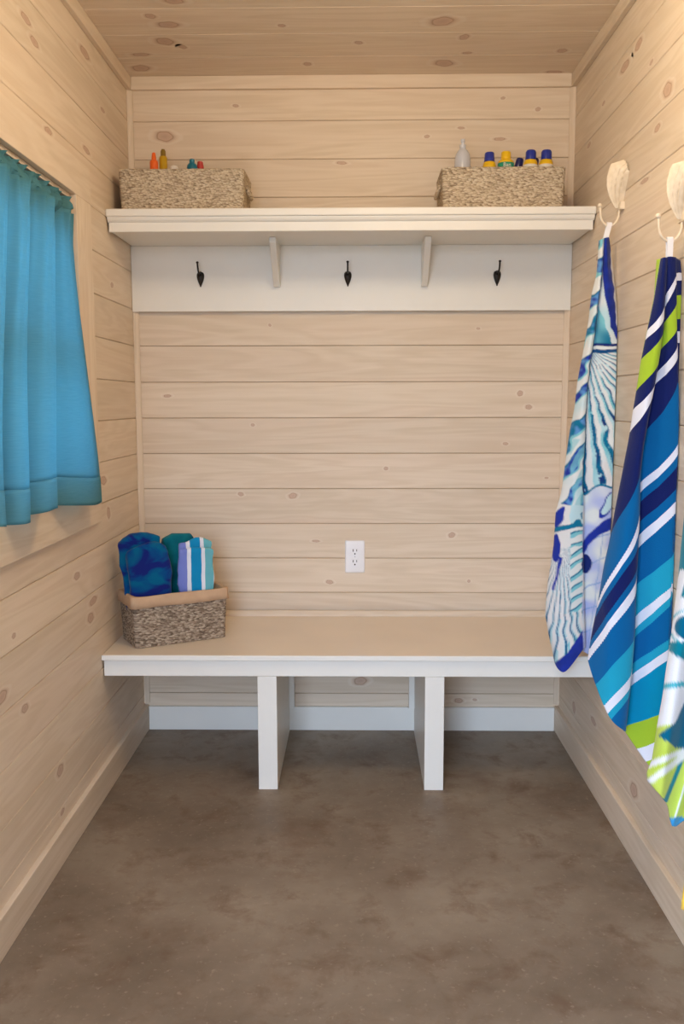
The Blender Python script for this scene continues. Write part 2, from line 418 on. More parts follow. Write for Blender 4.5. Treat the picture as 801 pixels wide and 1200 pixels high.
# fold crests (towards the room) as fractions of width, with their Y at top and bottom
CR = [(-.702, -.685), (-.905, -1.165), (-1.075, -1.345), (-1.21, -1.47), (-1.34, -1.545), (-1.47, -1.60), (-1.60, -1.655)]
def curtain_point(u, z, band):
    """u in 0..6 along the cloth: integers are crests, halves are valleys"""
    i = min(int(u), 5); f = u-i
    v = sstep(1.70, .93, z)                         # 0 at the pocket, 1 at the hem
    # skewed fold: leaves the crest quickly, drifts along the valley
    tb = f
    yt = CR[i][0]*(1-tb)+CR[i+1][0]*tb; yb = CR[i][1]*(1-tb)+CR[i+1][1]*tb
    y = yt*(1-v**.85)+yb*v**.85
    w = (.5+.5*math.cos(2*math.pi*(f**1.9)))*(1 if u > .5 else .45+.55*u*2)       # 1 at crests
    xt = -.006+.042*w; xb = .028+.072*w
    x = xt*(1-v)+xb*v
    x += .0018*math.sin(u*31+z*3)*(1-v) + .003*math.sin(z*9+u*2.3)*v
    if band:
        g = band
        x += g*(.010*math.sin(u*19.0+1.3*math.sin(u*5))+.006*math.sin(u*43))
    return Vector((x, y, z))
def cloth_sheet(nu, zs, fn):
    mb = MB(); vs = []; fs = []
    for j, z in enumerate(zs):
        for i in range(nu+1): vs.append(fn(6*i/nu, z, j))
    for j in range(len(zs)-1):
        for i in range(nu):
            a = j*(nu+1)+i; fs.append((a, a+1, a+nu+2, a+nu+1))
    return mb.add(vs, fs)
NU = 420
def hemz(u): return .914+.038*sstep(.1, 1.1, u)+.006*math.sin(u*2.1+.4)
def panel_fn(u, z, j):
    t = j/60*.906; zz = 1.696+(hemz(u)-1.696)*t
    p = curtain_point(u, zz, max(0, 1-t*9)*.5); return p
o = build('panel', cloth_sheet(NU, [0]*61, panel_fn), M['curtain'], cur, smooth=True)
m = o.modifiers.new('thick', 'SOLIDIFY'); m.thickness = .0012; m.offset = 0
def hem_fn(u, z, j):
    t = .905+.094*j/8; zz = 1.696+(hemz(u)-1.696)*t
    p = curtain_point(u, zz, 0); p.x += .0008; return p
o = build('hem', cloth_sheet(NU, [0]*9, hem_fn), M['hem'], cur, smooth=True)
m = o.modifiers.new('thick', 'SOLIDIFY'); m.thickness = .0016; m.offset = 0
def pocket_fn(u, z, j):
    a = math.pi*2*j/16; r = .0165+.0075*math.sin(u*15+1.1*math.sin(u*7))+.003*math.sin(u*37+j*.6)
    p = curtain_point(u, 1.70, 0); 
    return Vector((RODX+r*math.cos(a)*1.05, p.y, RODZ+.003*math.sin(u*17)+r*math.sin(a)*1.15))
build('rod_pocket', cloth_sheet(NU, [0]*17, pocket_fn), M['curtain'], cur, smooth=True)
def ruffle_fn(u, z, j):
    t = j/8; p = curtain_point(u, 1.70, 0)
    return Vector((RODX+.004+(.006+.010*t)*math.sin(u*15+1.1*math.sin(u*7)+.9*t)+.003*t*math.sin(u*37), p.y, RODZ+.012+(.022+.004*math.sin(u*11))*t*1.0))
def clampruf(u, z, j):
    p = ruffle_fn(u, z, j); p.y = min(p.y, y1-.016); p.z = min(p.z, z1-.016); return p
o = build('ruffle', cloth_sheet(NU, [0]*9, clampruf), M['curtain'], cur, smooth=True)
m = o.modifiers.new('thick', 'SOLIDIFY'); m.thickness = .0012; m.offset = 0

# ------------------------------------------------------------------ wall shelf with hooks
SZ, SD = 1.790, .330                              # top of shelf, depth
PB, PT = 1.507, 1.722
sh = thing('wall_shelf', 'white painted wall shelf with back panel, brackets and dark hooks across the back wall', 'shelf', (W/2, 0, PB))
XL, XR = .0035, W-.0035
YB = -.0182                                        # clear of the corner strips
build('shelf_board', MB().box(XL, XR, -SD, YB, SZ-.024, SZ), M['white'], sh, bevel=.004)
fa = MB().prism([(-SD+.014, SZ-.0245), (-SD+.014, PT), (-SD+.032, PT), (-SD+.032, SZ-.0245)], lambda p, q, t: (t, p, q), XL+.006, XR-.006)
build('fascia', fa, M['white'], sh, bevel=.002)
cv = [(-SD+.014, SZ-.0245), (-SD+.004, SZ-.0245), (-SD+.0045, SZ-.028), (-SD+.007, SZ-.034), (-SD+.011, SZ-.0385), (-SD+.014, SZ-.040)]
build('cove_moulding', MB().prism(cv, lambda p, q, t: (t, p, q), XL+.004, XR-.004), M['white'], sh)
build('soffit', MB().box(XL+.006, XR-.006, -SD+.0325, YB, PT+.006, PT+.016), M['white'], sh)
build('back_panel', MB().box(XL, XR, -.024, -.0178, PB, PT+.006), M['white'], sh, bevel=.002)
for cx in (.5075, 1.0125):
    br = MB().prism([(-.0243, PT+.0058), (-.190, PT+.0058), (-.190, PT-.012), (-.050, PT-.128), (-.044, PT-.134), (-.0243, PT-.134)], lambda p, q, t: (t, p, q), cx-.011, cx+.011)
    build('bracket', br, M['white'], sh, bevel=.003)
for hx in (.243, .7505, 1.262):
    pl = MB(); top, bot = 1.642, 1.590; prof = []
    for k in range(15):
        t = k/14; w = .0128*math.sin(math.pi*(t**.55))**.8 if t < .97 else .002
        prof.append((w, top-(top-bot)*t))
    out = [(a, b) for a, b in prof]+[(-a, b) for a, b in prof[::-1]]
    out = [p for i, p in enumerate(out) if i == 0 or (Vector(p)-Vector(out[i-1])).length > .0003]
    n = len(out); cz = 1.622
    ls = [[(hx+a*s, y, cz+(b-cz)*s) for a, b in out] for s, y in ((1, -.0242), (1, -.027), (.8, -.031), (.35, -.034))]
    pl.loops(ls)
    hk = build('coat_hook', pl, M['bronze'], sh, smooth=50); hk['label'] = 'dark bronze leaf-shaped coat hook'
    pts = [(hx, -.031, 1.628), (hx, -.040, 1.634), (hx, -.050, 1.6325), (hx, -.062, 1.6345), (hx, -.072, 1.641), (hx, -.078, 1.651), (hx, -.082, 1.662)]
    pg = MB().tube(pts, [.004, .0035, .0032, .003, .003, .003, .003], 10).ball((hx, -.0825, 1.664), .0048, (1,1,.8))
    build('prong', pg, M['bronze'], hk, smooth=50)

# ------------------------------------------------------------------ bench
BZ, BD = .430, .531
bn = thing('bench', 'long white built-in bench with tan seat standing on two panel legs along the back wall', 'bench', (W/2, 0, 0))
build('seat_board', MB().box(XL, XR, -BD, -.0182, BZ-.016, BZ), M['seat'], bn, bevel=.003).name
build('front_edge', MB().box(XL, XR, -BD-.006, -BD-.0003, BZ-.0165, BZ-.0002), M['white'], bn, bevel=.002)
build('apron', MB().box(XL+.004, XR-.004, -BD+.006, -BD+.025, BZ-.068, BZ-.0165), M['white'], bn, bevel=.0015)
build('back_strip', MB().prism([(-.0183, BZ+.0002), (-.030, BZ+.0002), (-.0285, BZ+.008), (-.0225, BZ+.018), (-.0183, BZ+.020)], lambda p, q, t: (t, p, q), .022, W-.022), M['wx'], bn)
for lx, s in ((.5065, 1), (1.019, -1)):
    lg = build('leg', MB().box(lx-.0295, lx+.0295, -BD+.0055, -BD+.0245, 0, BZ-.0685), M['white'], bn, bevel=.0015)
    px = lx+s*.011
    build('side_panel', MB().box(px-.018, px+.018, -BD+.0247, -.0190, .0, BZ-.0165), M['white'], lg, bevel=.001)
    cxx = px+s*(.018+.010)
    build('cleat', MB().box(cxx-.0098, cxx+.0098, -.040, -.0190, .0885, BZ-.0165), M['white'], lg, bevel=.001)

# ------------------------------------------------------------------ baskets
def rrect(w, d, r, z, n=5, cx=0, cy=0, lean=0):
    pts = []
    for (sx, sy, a0) in ((1,1,0), (-1,1,90), (-1,-1,180), (1,-1,270)):
        for k in range(n+1):
            a = math.radians(a0+90*k/n); pts.append((cx+sx*(w/2-r)+r*math.cos(a), cy+sy*(d/2-r)+r*math.sin(a), z))
    return pts
def dense(lp, step):
    out = []
    for i, p in enumerate(lp):
        q = lp[(i+1) % len(lp)]; L = (Vector(q)-Vector(p)).length; m = max(1, int(L/step))
        for k in range(m): out.append(tuple(Vector(p).lerp(Vector(q), k/m)))
    return out
def basket_body(w, d, h, taper, r=.014, th=.009, rough=.0013):
    """tapered woven box, open at the top; local origin at the base centre"""
    mb = MB(); ls = []; base = dense(rrect(1, 1, .0001, 0), 1)
    n1 = dense(rrect(w, d, r, 0), .008); N = len(n1)
    def ring(s, z, inset, amp):
        k = (w*s-2*inset)/w; kd = (d*s-2*inset)/d; out = []
        for i, (x, y, _) in enumerate(n1):
            v = Vector((x*k, y*kd, z)); nn = noise.noise(Vector((x*90, y*90, z*140)))
            row = math.sin(z/.0075*2*math.pi)*.5
            nv = Vector((x/w, y/d, 0)).normalized(); nn2 = noise.noise(Vector((x*170, y*170, z*260))); nn = .5*nn+.7*nn2; out.append(tuple(v+nv*amp*(nn+row*.4)+Vector((0,0,amp*nn*.8))))
        return out
    K = int(h/.0025)
    for j in range(K+1):
        z = h*j/K; ls.append(ring(taper+(1-taper)*j/K, z+(.0004 if j == 0 else 0), 0, rough if j else 0))
    ls.append(ring(1, h+.0025, th*.5, rough)); ls.append(ring(1, h-.001, th, rough))
    for j in (K*2//3, K//3): ls.append(ring(taper+(1-taper)*j/K, h*j/K, th, rough))
    ls.append(ring(taper, th*.8, th, 0))
    mb.loops(ls, True, True); return mb

GB = 'seagrass storage baskets'
def shelf_basket(x0, x1, label, taper=.97):
    w, d, h = x1-x0, .205, .131
    b = thing('storage_basket', label, 'basket', ((x0+x1)/2, -.268+d/2, SZ+.0003), 0, GB)
    build('body', basket_body(w, d, h, taper), M['grass'], b, smooth=True, world=False)
    for s in (-1, 1):
        pts = []
        for k in range(13):
            a = math.pi*k/12; pts.append((s*(w/2*.985+.003+.009*math.sin(a)), -.045*math.cos(a), .088-.030*math.sin(a)+.004))
        build('handle', MB().tube(pts, .0062, 8), M['grass'], b, smooth=True, world=False)
        sl = MB().ball((s*(w/2*.982), 0, .088), .022, (.12, 1.2, .55))
        build('handle_hole', sl, M['black'], b, smooth=True, world=False)
    return b
shelf_basket(.030, .428, 'seagrass basket at the left end of the white shelf, small colourful bottles inside')
shelf_basket(1.047, 1.434, 'seagrass basket at the right end of the white shelf, holding blue and yellow capped bottles')

# bottles
FZ = SZ+.0003+.0075
def bottle(name, label, x, y, h, r, parts, group=None, tilt=None, cat='bottle', z=FZ):
    """parts: name, profile [(radius share, height share)], material, label"""
    t = thing(name, label, cat, (x, y, z), 0, group)
    for pn, prof, mat, lb in parts:
        o = build(pn, MB().lathe([(r*a, h*b) for a, b in prof], n=20), mat, t, smooth=40, world=False)
        if lb: o['label'] = lb
    if tilt: t.rotation_euler = tilt
    return t
YEL, BLU = plast('yellow_plastic', (236,190,28)), plast('blue_plastic', (38,54,150))
WHT = plast('white_plastic', (232,224,214)); GRN = plast('green_label', (40,150,120))
CLR = plast('silver_plastic', (196,198,206), .2); BLK = plast('black_plastic', (26,22,22))
ORG, OLV = plast('orange_plastic', (240,104,34)), plast('olive_plastic', (190,150,22))
TEA, RED = plast('teal_plastic', (10,112,136)), plast('red_plastic', (190,56,52))
ZT = .206
YBt = -.165
bottle('spray_bottle', 'clear silver spray bottle with a dark lower band, tallest in the right shelf basket', 1.123, YBt, .236, .0265,
       [('body', [(.85,0),(1,.02),(1,.60)], BLK, 'black lower body'),
        ('shoulder', [(1,.6005),(1.0,.66),(.96,.74),(.84,.80),(.6,.845),(.40,.87),(.36,.88)], CLR, 'silver grey upper body'),
        ('pump', [(.34,.8805),(.38,.89),(.38,.925),(.2,.93),(.2,.96),(.26,.965),(.26,1.0)], CLR, 'clear spray pump')])
capB = lambda a, b: [(.66,a),(.70,a+.005),(.68,b-.02),(.60,b),(.2,b+.002)]
bottle('sunscreen_bottle', 'yellow bottle with blue cap beside the spray bottle in the right shelf basket', 1.209, YBt, .194, .0215,
       [('body', [(.9,0),(1,.02),(1,.78),(.9,.83),(.74,.85)], YEL, None), ('cap', capB(.8855,1), BLU, 'blue cap')][:1]+
       [('cap', [(.74,.8505),(.80,.855),(.72,.985),(.62,1.0),(.2,1.002)], BLU, 'blue cap')], 'sunscreen bottles in the right basket')
gb = bottle('sunscreen_bottle', 'yellow capped bottle with green label in the middle of the right shelf basket', 1.262, YBt, .196, .027,
       [('body', [(.9,0),(1,.02),(1,.70)], GRN, 'green lower body'),
        ('shoulder', [(1.0,.7005),(1,.81),(.97,.815)], GRN, 'green label'),
        ('cap', [(.95,.8155),(.9,.85),(.66,.875),(.60,.88),(.58,.985),(.5,1.0),(.1,1.002)], YEL, 'yellow cap')], 'sunscreen bottles in the right basket')
fc = bpy.data.curves.new('label_text', 'FONT'); fc.body = 'Ban'; fc.size = .017; fc.align_x = 'CENTER'; fc.extrude = .0003
fc.materials.append(WHT)
tmp = bpy.data.objects.new('tmp', fc); C.objects.link(tmp); bpy.context.view_layer.update()
tme = bpy.data.meshes.new_from_object(tmp.evaluated_get(bpy.context.evaluated_depsgraph_get())); bpy.data.objects.remove(tmp)
fo = bpy.data.objects.new('label_text', tme); link(fo, gb); fo.location = (0, -.0273, .145); fo.rotation_euler = (math.pi/2, 0, 0); bpy.data.curves.remove(fc)
for i, (bx, lab) in enumerate(((1.337, 'white and yellow bottle with blue cap, left of the matching pair in right basket'), (1.387, 'white and yellow bottle with blue cap, rightmost in the right shelf basket'))):
    bottle('sunscreen_bottle', lab, bx, YBt, .200, .0235,
       [('body', [(.9,0),(1,.02),(1,.755),(.98,.77)], WHT, 'white body'),
        ('neck', [(.97,.7705),(.94,.80),(.82,.84),(.72,.85)], YEL, 'yellow shoulder'),
        ('cap', [(.66,.8505),(.74,.855),(.72,.97),(.58,1.0),(.1,1.002)], BLU, 'blue cap')], 'sunscreen bottles in the right basket', tilt=(0, math.radians(1.5), 0))
for bx, lab in ((1.301, 'dark blue capped tube leaning behind the left one of the pair of bottles'), (1.351, 'dark blue capped tube leaning between the pair of matching bottles')):
    bottle('tube', lab, bx-.028, YBt+.045, .192, .014, [('body', [(.7,0),(1,.05),(1,.80),(.9,.84)], WHT, None), ('cap', [(.92,.8405),(.95,.85),(.9,.97),(.7,1.0),(.2,1.002)], plast('navy_cap', (36,38,96)), 'navy cap')],
           'leaning tubes in the right basket', tilt=(0, math.radians(13), 0), cat='tube')
bottle('squeeze_bottle', 'orange bottle at the left of the left shelf basket', .123, YBt, .201, .0135,
       [('body', [(.9,0),(1,.02),(1,.84),(.9,.87),(.62,.885)], ORG, None), ('nozzle', [(.6,.8855),(.55,.93),(.42,.99),(.3,1.0)], ORG, None)], 'small bottles in the left basket')
bottle('squeeze_bottle', 'olive yellow bottle behind the orange one in the left shelf basket', .149, YBt+.022, .217, .0135,
       [('body', [(.9,0),(1,.02),(1,.87),(.85,.895)], OLV, None), ('nozzle', [(.66,.8955),(.62,.97),(.4,1.0)], plast('dark_olive', (128,102,34)), 'darker cap')], 'small bottles in the left basket')
bottle('jar', 'round white topped jar in the left shelf basket', .186, YBt+.01, .163, .0145,
       [('body', [(.95,0),(1,.02),(1,.86)], plast('brown_jar', (92,62,34)), 'brown body'), ('lid', [(1.02,.8605),(1.02,.93),(.8,.985),(.3,1.0)], WHT, 'white domed lid')], None, cat='jar')
bottle('tin', 'low dark brown tin lying between the yellow bottle and the white lid', .166, YBt-.008, .148, .011,
       [('body', [(.95,0),(1,.02),(1,.93)], plast('brown_jar', (92,62,34)), None), ('lid', [(1.03,.9305),(1.0,.99),(.3,1.0)], plast('brown_lid', (70,48,26)), None)], None, cat='tin')
bottle('squeeze_bottle', 'teal bottle right of centre in the left shelf basket', .247, YBt, .181, .0175,
       [('body', [(.9,0),(1,.02),(1,.84),(.9,.89),(.5,.93)], TEA, None), ('cap', [(.5,.9305),(.5,.985),(.3,1.0)], TEA, None)], 'small bottles in the left basket')
bottle('squeeze_bottle', 'red bottle behind the teal one in the left shelf basket', .269, YBt+.026, .180, .0125,
       [('body', [(.9,0),(1,.02),(1,.86),(.9,.93)], RED, None), ('cap', [(.8,.9305),(.75,.985),(.4,1.0)], RED, None)], 'small bottles in the left basket')

# bench basket with cloth liner and towels
BR = math.radians(30); BW, BDp, BH = .302, .158, .158
cA, sA = math.cos(BR), math.sin(BR)
fl = Vector((.093, -.468, BZ+.0004))
bc = fl + Vector((cA, sA, 0))*BW*.5 + Vector((-sA, cA, 0))*BDp*.5
bb = thing('storage_basket', 'grey seagrass basket with tan cloth liner, filled with towels on the bench', 'basket', bc, BR, GB)
build('body', basket_body(BW*1.04, BDp*1.04, BH, .955), M['grass2'], bb, smooth=True, world=False)
ln = MB(); lsp = []
for w_, z_ in ((.0040, BH-.030), (.0036, BH-.012), (.0032, BH+.003), (.0018, BH+.0055), (-.003, BH+.0062), (-.0112, BH+.004), (-.0125, BH-.03), (-.016, BH-.09)):
    l = dense(rrect(BW*1.04+2*w_, BDp*1.04+2*w_, .016, z_), .01)
    lsp.append([(x+.0012*math.sin(i*.9+z_*60), y+.0012*math.sin(i*1.3), z+.0010*math.sin(i*.31)) for i, (x, y, z) in enumerate(l)])
n0 = min(len(l) for l in lsp); lsp = [[l[int(i*len(l)/n0)] for i in range(n0)] for l in lsp]
o = build('liner', ln.loops(lsp, False, False), M['liner'], bb, smooth=True, world=False)
m = o.modifiers.new('thick', 'SOLIDIFY'); m.thickness = .0016; m.offset = 0
o['label'] = 'tan cloth liner folded over the rim'

def folded_towel(layers, seed=0):
    """layers: (cy, depth, width, top, sag, cx) slabs of folded cloth with rounded top folds"""
    mb = MB()
    for k, (cy, d, w, top, sag, cx) in enumerate(layers):
        ls = []; n = 40
        for j in range(25):
            t = j/24; 
            if t < .7: z = (top-.03)*t/.7; s = 1.0
            else: 
                a = (t-.7)/.3*math.pi/2; z = top-.03+.03*math.sin(a); s = max(.04, math.cos(a))
            lp = []
            for i in range(n):
                a = 2*math.pi*i/n; e = .45
                ca, sa = math.cos(a), math.sin(a)
                x = w/2*(.84+.16*min(1, t/.5))*math.copysign(abs(ca)**e, ca)*(1 if s > .3 else (.9+.1*s/.3)); y = d/2*math.copysign(abs(sa)**e, sa)*s
                if t >= .7: x *= (1-.22*(1-s)**2)
                p = Vector((x+cx, y+cy, z - sag*(x/w*2)**2*t))
                nz = noise.noise_vector(Vector((p.x*22+seed*7, p.y*22+k*3, p.z*20)))*(.003+.008*min(1, t*1.3)) + noise.noise_vector(Vector((p.x*60, p.y*60+seed, p.z*50)))*.002*min(1, t*2)
                lp.append(tuple(p+nz))
            ls.append(lp)
        mb.loops(ls)
    return mb
def in_basket(lx, ly): 
    return bc + Vector((cA*lx-sA*ly, sA*lx+cA*ly, .0085))
GT = 'towels in the bench basket'
def basket_towel(label, lx, ly, layers, mat, seed, rot=0, tilt=0):
    t = tag(build('rolled_towel', folded_towel(layers, seed), mat, None, loc=in_basket(lx, ly), smooth=True, world=False), label, 'towel', GT)
    t.rotation_euler = (0, tilt, BR+rot); return t
basket_towel('folded dark blue and teal towel in the left half of the bench basket', -.074, -.006, [(-.034,.030,.134,.318,.016,.004),(-.003,.030,.140,.352,.026,-.006),(.028,.028,.128,.330,.012,.004)], M['bluetowel'], 1, rot=math.radians(-3), tilt=math.radians(-5))
basket_towel('folded towel with white, lavender, blue and aqua stripes in the right half of the basket', .062, -.030, [(-.013,.026,.114,.292,.004,0),(.013,.025,.108,.322,.022,.002)], M['stripetowel'], 2, rot=math.radians(-11), tilt=math.radians(1))
basket_towel('dark teal folded towel behind the striped one in the bench basket', .036, .043, [(0,.036,.108,.330,.016,0)], M['tealtowel'], 3, rot=0)
basket_towel('navy towel corner at the right end of the bench basket', .133, .036, [(0,.046,.022,.205,.004,0)], M['navytowel'], 4)

# ------------------------------------------------------------------ outlet
ot = thing('wall_outlet', 'white double electrical outlet on the back wall above the bench', 'outlet', (.7745, -G, .644))
c = Vector((.7745, -G-.0003, .644))
ls = []
for (w_, h_, y_) in ((.0705,.1165,0), (.0705,.1165,-.002), (.066,.112,-.0052), (.060,.106,-.0058)):
    ls.append([(c.x+p[0], c.y+y_, c.z+p[1]) for p in rrect(w_, h_, .004, 0)])
build('cover_plate', MB().loops(ls), M['plastic_white'], ot, smooth=30)
for s in (.0195, -.0195):
    rc = MB(); lo = []
    for y_ in (-.0055, -.0078):
        lp = []
        for k in range(28):
            a = 2*math.pi*k/28; x = .0172*math.cos(a); z = max(-.0142, min(.0142, .0172*math.sin(a))); lp.append((c.x+x, c.y+y_, c.z+s+z))
        lo.append(lp)
    ro = build('receptacle', rc.loops(lo), M['plastic_white'], ot, smooth=30)
    yy = c.y-.0079
    sl = MB().box(c.x-.0078, c.x-.0050, yy-.0002, yy+.001, c.z+s-.001, c.z+s+.0085).box(c.x+.0052, c.x+.0076, yy-.0002, yy+.001, c.z+s, c.z+s+.0078)
    lp = [(c.x+.0027*math.cos(2*math.pi*k/12), c.z+s-.0085+.0027*math.sin(2*math.pi*k/12)) for k in range(12)]
    sl.prism(lp, lambda p, q, t: (p, t, q), yy-.0002, yy+.001)
    build('slots', sl, M['black'], ro)
lp = [(c.x+.0025*math.cos(2*math.pi*k/12), c.z+.0025*math.sin(2*math.pi*k/12)) for k in range(12)]
build('screw', MB().prism(lp, lambda p, q, t: (p, t, q), c.y-.0064, c.y-.0045), M['rodm'], ot)

# ------------------------------------------------------------------ shell hooks on the right wall
def shell_hook(y, zc, label, dx=0):
    """zc: height of the ball at the end of the hook"""
    h = thing('shell_hook', label, 'wall hook', (W-G, y, zc+.05), 0, 'shell hooks on the right wall')
    mb = MB(); NA, NR = 64, 14; hz = zc-.004; R = .124; vs = []; fs = []; GR = []
    for j in range(NR+1):
        t = j/NR
        for i in range(NA+1):
            a = -1+2*i/NA; th = a*.86*(1 if t > .1 else 1)
            rr = R*(.93+.07*math.cos(a*1.5))*(1+.030*math.cos(a*9*math.pi*1.0))*t
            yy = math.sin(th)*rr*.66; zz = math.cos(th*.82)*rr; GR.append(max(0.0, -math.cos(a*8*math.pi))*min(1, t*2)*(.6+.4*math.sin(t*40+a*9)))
            dome = (.006+.034*(math.sin(math.pi*min(1, .10+t*.78)))**.8)*(1-.75*a*a)
            rib = .0085*math.cos(a*8*math.pi)*t*(1-.4*a*a) + .0012*math.sin(t*30)*t
            x = W-G-.0005-max(0, dome+rib) if 0 < i < NA and j < NR else W-G-.0005-.004*(0 if i in (0, NA) else 1)
            vs.append((x, y+yy, hz+zz))
    for j in range(NR):
        for i in range(NA):
            q = j*(NA+1)+i; fs.append((q, q+1, q+NA+2, q+NA+1))
    b = len(vs); bd = [i for i in range(NA+1)]
    vs += [(W-G-.0003, p[1], p[2]) for p in vs]                 # flat back against the wall
    for j in range(NR):
        for i in range(NA):
            q = b+j*(NA+1)+i; fs.append((q, q+NA+1, q+NA+2, q+1))
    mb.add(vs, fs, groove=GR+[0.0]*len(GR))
    for s in (-1, 1): mb.box(W-G-.012, W-G-.0003, y+s*.010-.011, y+s*.010+.011, hz-.006, hz+.014)
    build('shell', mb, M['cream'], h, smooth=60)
    X0 = W-G-.008; pts = []
    for k in range(15):
        t = k/14; a = math.pi*(1.0*t)
        pts.append((1.4825+.026*math.cos(a), y, zc-.012-.040*math.sin(a)**.9 if 0 < k < 14 else zc-.012))
    pts = [(W-G-.006, y, zc+.002)]+pts+[(1.4555, y, zc)]
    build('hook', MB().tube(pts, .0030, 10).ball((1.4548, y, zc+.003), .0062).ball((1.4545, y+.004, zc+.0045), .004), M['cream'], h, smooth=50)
    return h
HK = [(-.600, 1.731), (-1.10, 1.603), (-1.50, 1.603), (-1.90, 1.603)]
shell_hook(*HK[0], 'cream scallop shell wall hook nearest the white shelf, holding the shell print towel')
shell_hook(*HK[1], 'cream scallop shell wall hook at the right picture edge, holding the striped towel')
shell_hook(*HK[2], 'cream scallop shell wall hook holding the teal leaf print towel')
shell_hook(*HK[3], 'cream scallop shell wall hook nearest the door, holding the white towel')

# ------------------------------------------------------------------ hanging towels
def pl(pts, y):
    if y <= pts[0][0]: return pts[0][1]
    for (a, b), (c_, d_) in zip(pts, pts[1:]):
        if y <= c_: return b+(d_-b)*(y-a)/max(1e-6, c_-a)
    return pts[-1][1]
def crom(p0, p1, p2, p3, t):
    return .5*((2*p1)+(-p0+p2)*t+(2*p0-5*p1+4*p2-p3)*t*t+(-p0+3*p1-3*p2+p3)*t*t*t)
def between(a, b, f):
    q = {v: y for y, v in b}; out = []
    for y, v in a:
        ks = [(vv, yy) for yy, vv in b]
        out.append((y*(1-f)+pl(ks, v)*f, v))
    return out
def drape(cols, rows, sub, color=None, topY=None):
    """cols: edge lines of the folds; p=[(y,x)...] traced down the fold, Y=(top, bottom) its distance, s=[(y,stripe)...]"""
    ns = len(cols); vs = []; fs = []; S = []; P = []
    samp = []
    for j in range(rows+1):
        t = j/rows; r = []
        for c_ in cols:
            p = c_['p']; y = p[0][0]+(p[-1][0]-p[0][0])*t; x = pl(p, y); sv = pl(c_['s'], y) if 's' in c_ else 0
            Y = c_['Y'][0]+(c_['Y'][1]-c_['Y'][0])*(t**.7)
            r.append((x, y, Y, sv))
        samp.append(r)
    nc = (ns-1)*sub+1
    SB = {}
    for i in range(nc):
        k = min(i//sub, ns-2); f = i/sub-k
        if 's' in cols[k]: SB[i] = cols[k]['s'] if cols[k].get('solo') else between(cols[k]['s'], cols[k+1]['s'], f)
    for j, r in enumerate(samp):
        for i in range(nc):
            k = min(i//sub, ns-2); f = i/sub-k
            q = [r[max(0, k-1)], r[k], r[k+1], r[min(ns-1, k+2)]]
            x, y, Y = (crom(q[0][m_], q[1][m_], q[2][m_], q[3][m_], f) for m_ in range(3))
            S.append(pl(SB[i], y) if i in SB else 0)
            wv = at(x, y, 1, Y); wv += noise.noise_vector(Vector((wv.x*14, wv.y*14, wv.z*9)))*.0025
            wv.x = min(wv.x, W-.008)
            vs.append(wv)
            if color:
                cs = [color(x+dx_, y+dy_, k+f) for dx_, dy_ in ((-.4,-.25),(.4,.25),(-.25,.4),(.25,-.4))]
                P.append(tuple(sum(c_[m_] for c_ in cs)/4 for m_ in range(4)))
    for j in range(rows):
        for i in range(nc-1):
            a = j*nc+i; fs.append((a, a+1, a+nc+1, a+nc))
    mb = MB(); kw = {'stripe': S}
    if color: kw['print'] = P
    mb.add(vs, fs, **kw); return mb
def hang(name_label, root, mb, mat, loop_top, loop_bot, th=.0045):
    t = thing('beach_towel', name_label, 'towel', root, 0, 'beach towels on the right wall')
    o = build('cloth', mb, mat, t, smooth=True)
    m = o.modifiers.new('thick', 'SOLIDIFY'); m.thickness = th; m.offset = 0
    a, b = Vector(loop_top), Vector(loop_bot); lm = MB()
    w = .0065; pts = []
    for k in range(9):
        ang = math.pi*k/8; pts.append(a+Vector((math.cos(ang)*.0 , math.cos(ang)*.0055, math.sin(ang)*.005)))
    pts = [b+Vector((0, .004, 0))]+pts+[b+Vector((0, -.004, 0))]
    ls = []
    for p in pts: ls.append([p+Vector((-w, 0, 0)), p+Vector((w, 0, 0)), p+Vector((w, .0012, .0008)), p+Vector((-w, .0012, .0008))])
    lo = build('hanging_loop', lm.loops(ls), M['tape'], t); lo['label'] = 'white tape loop'
    return t

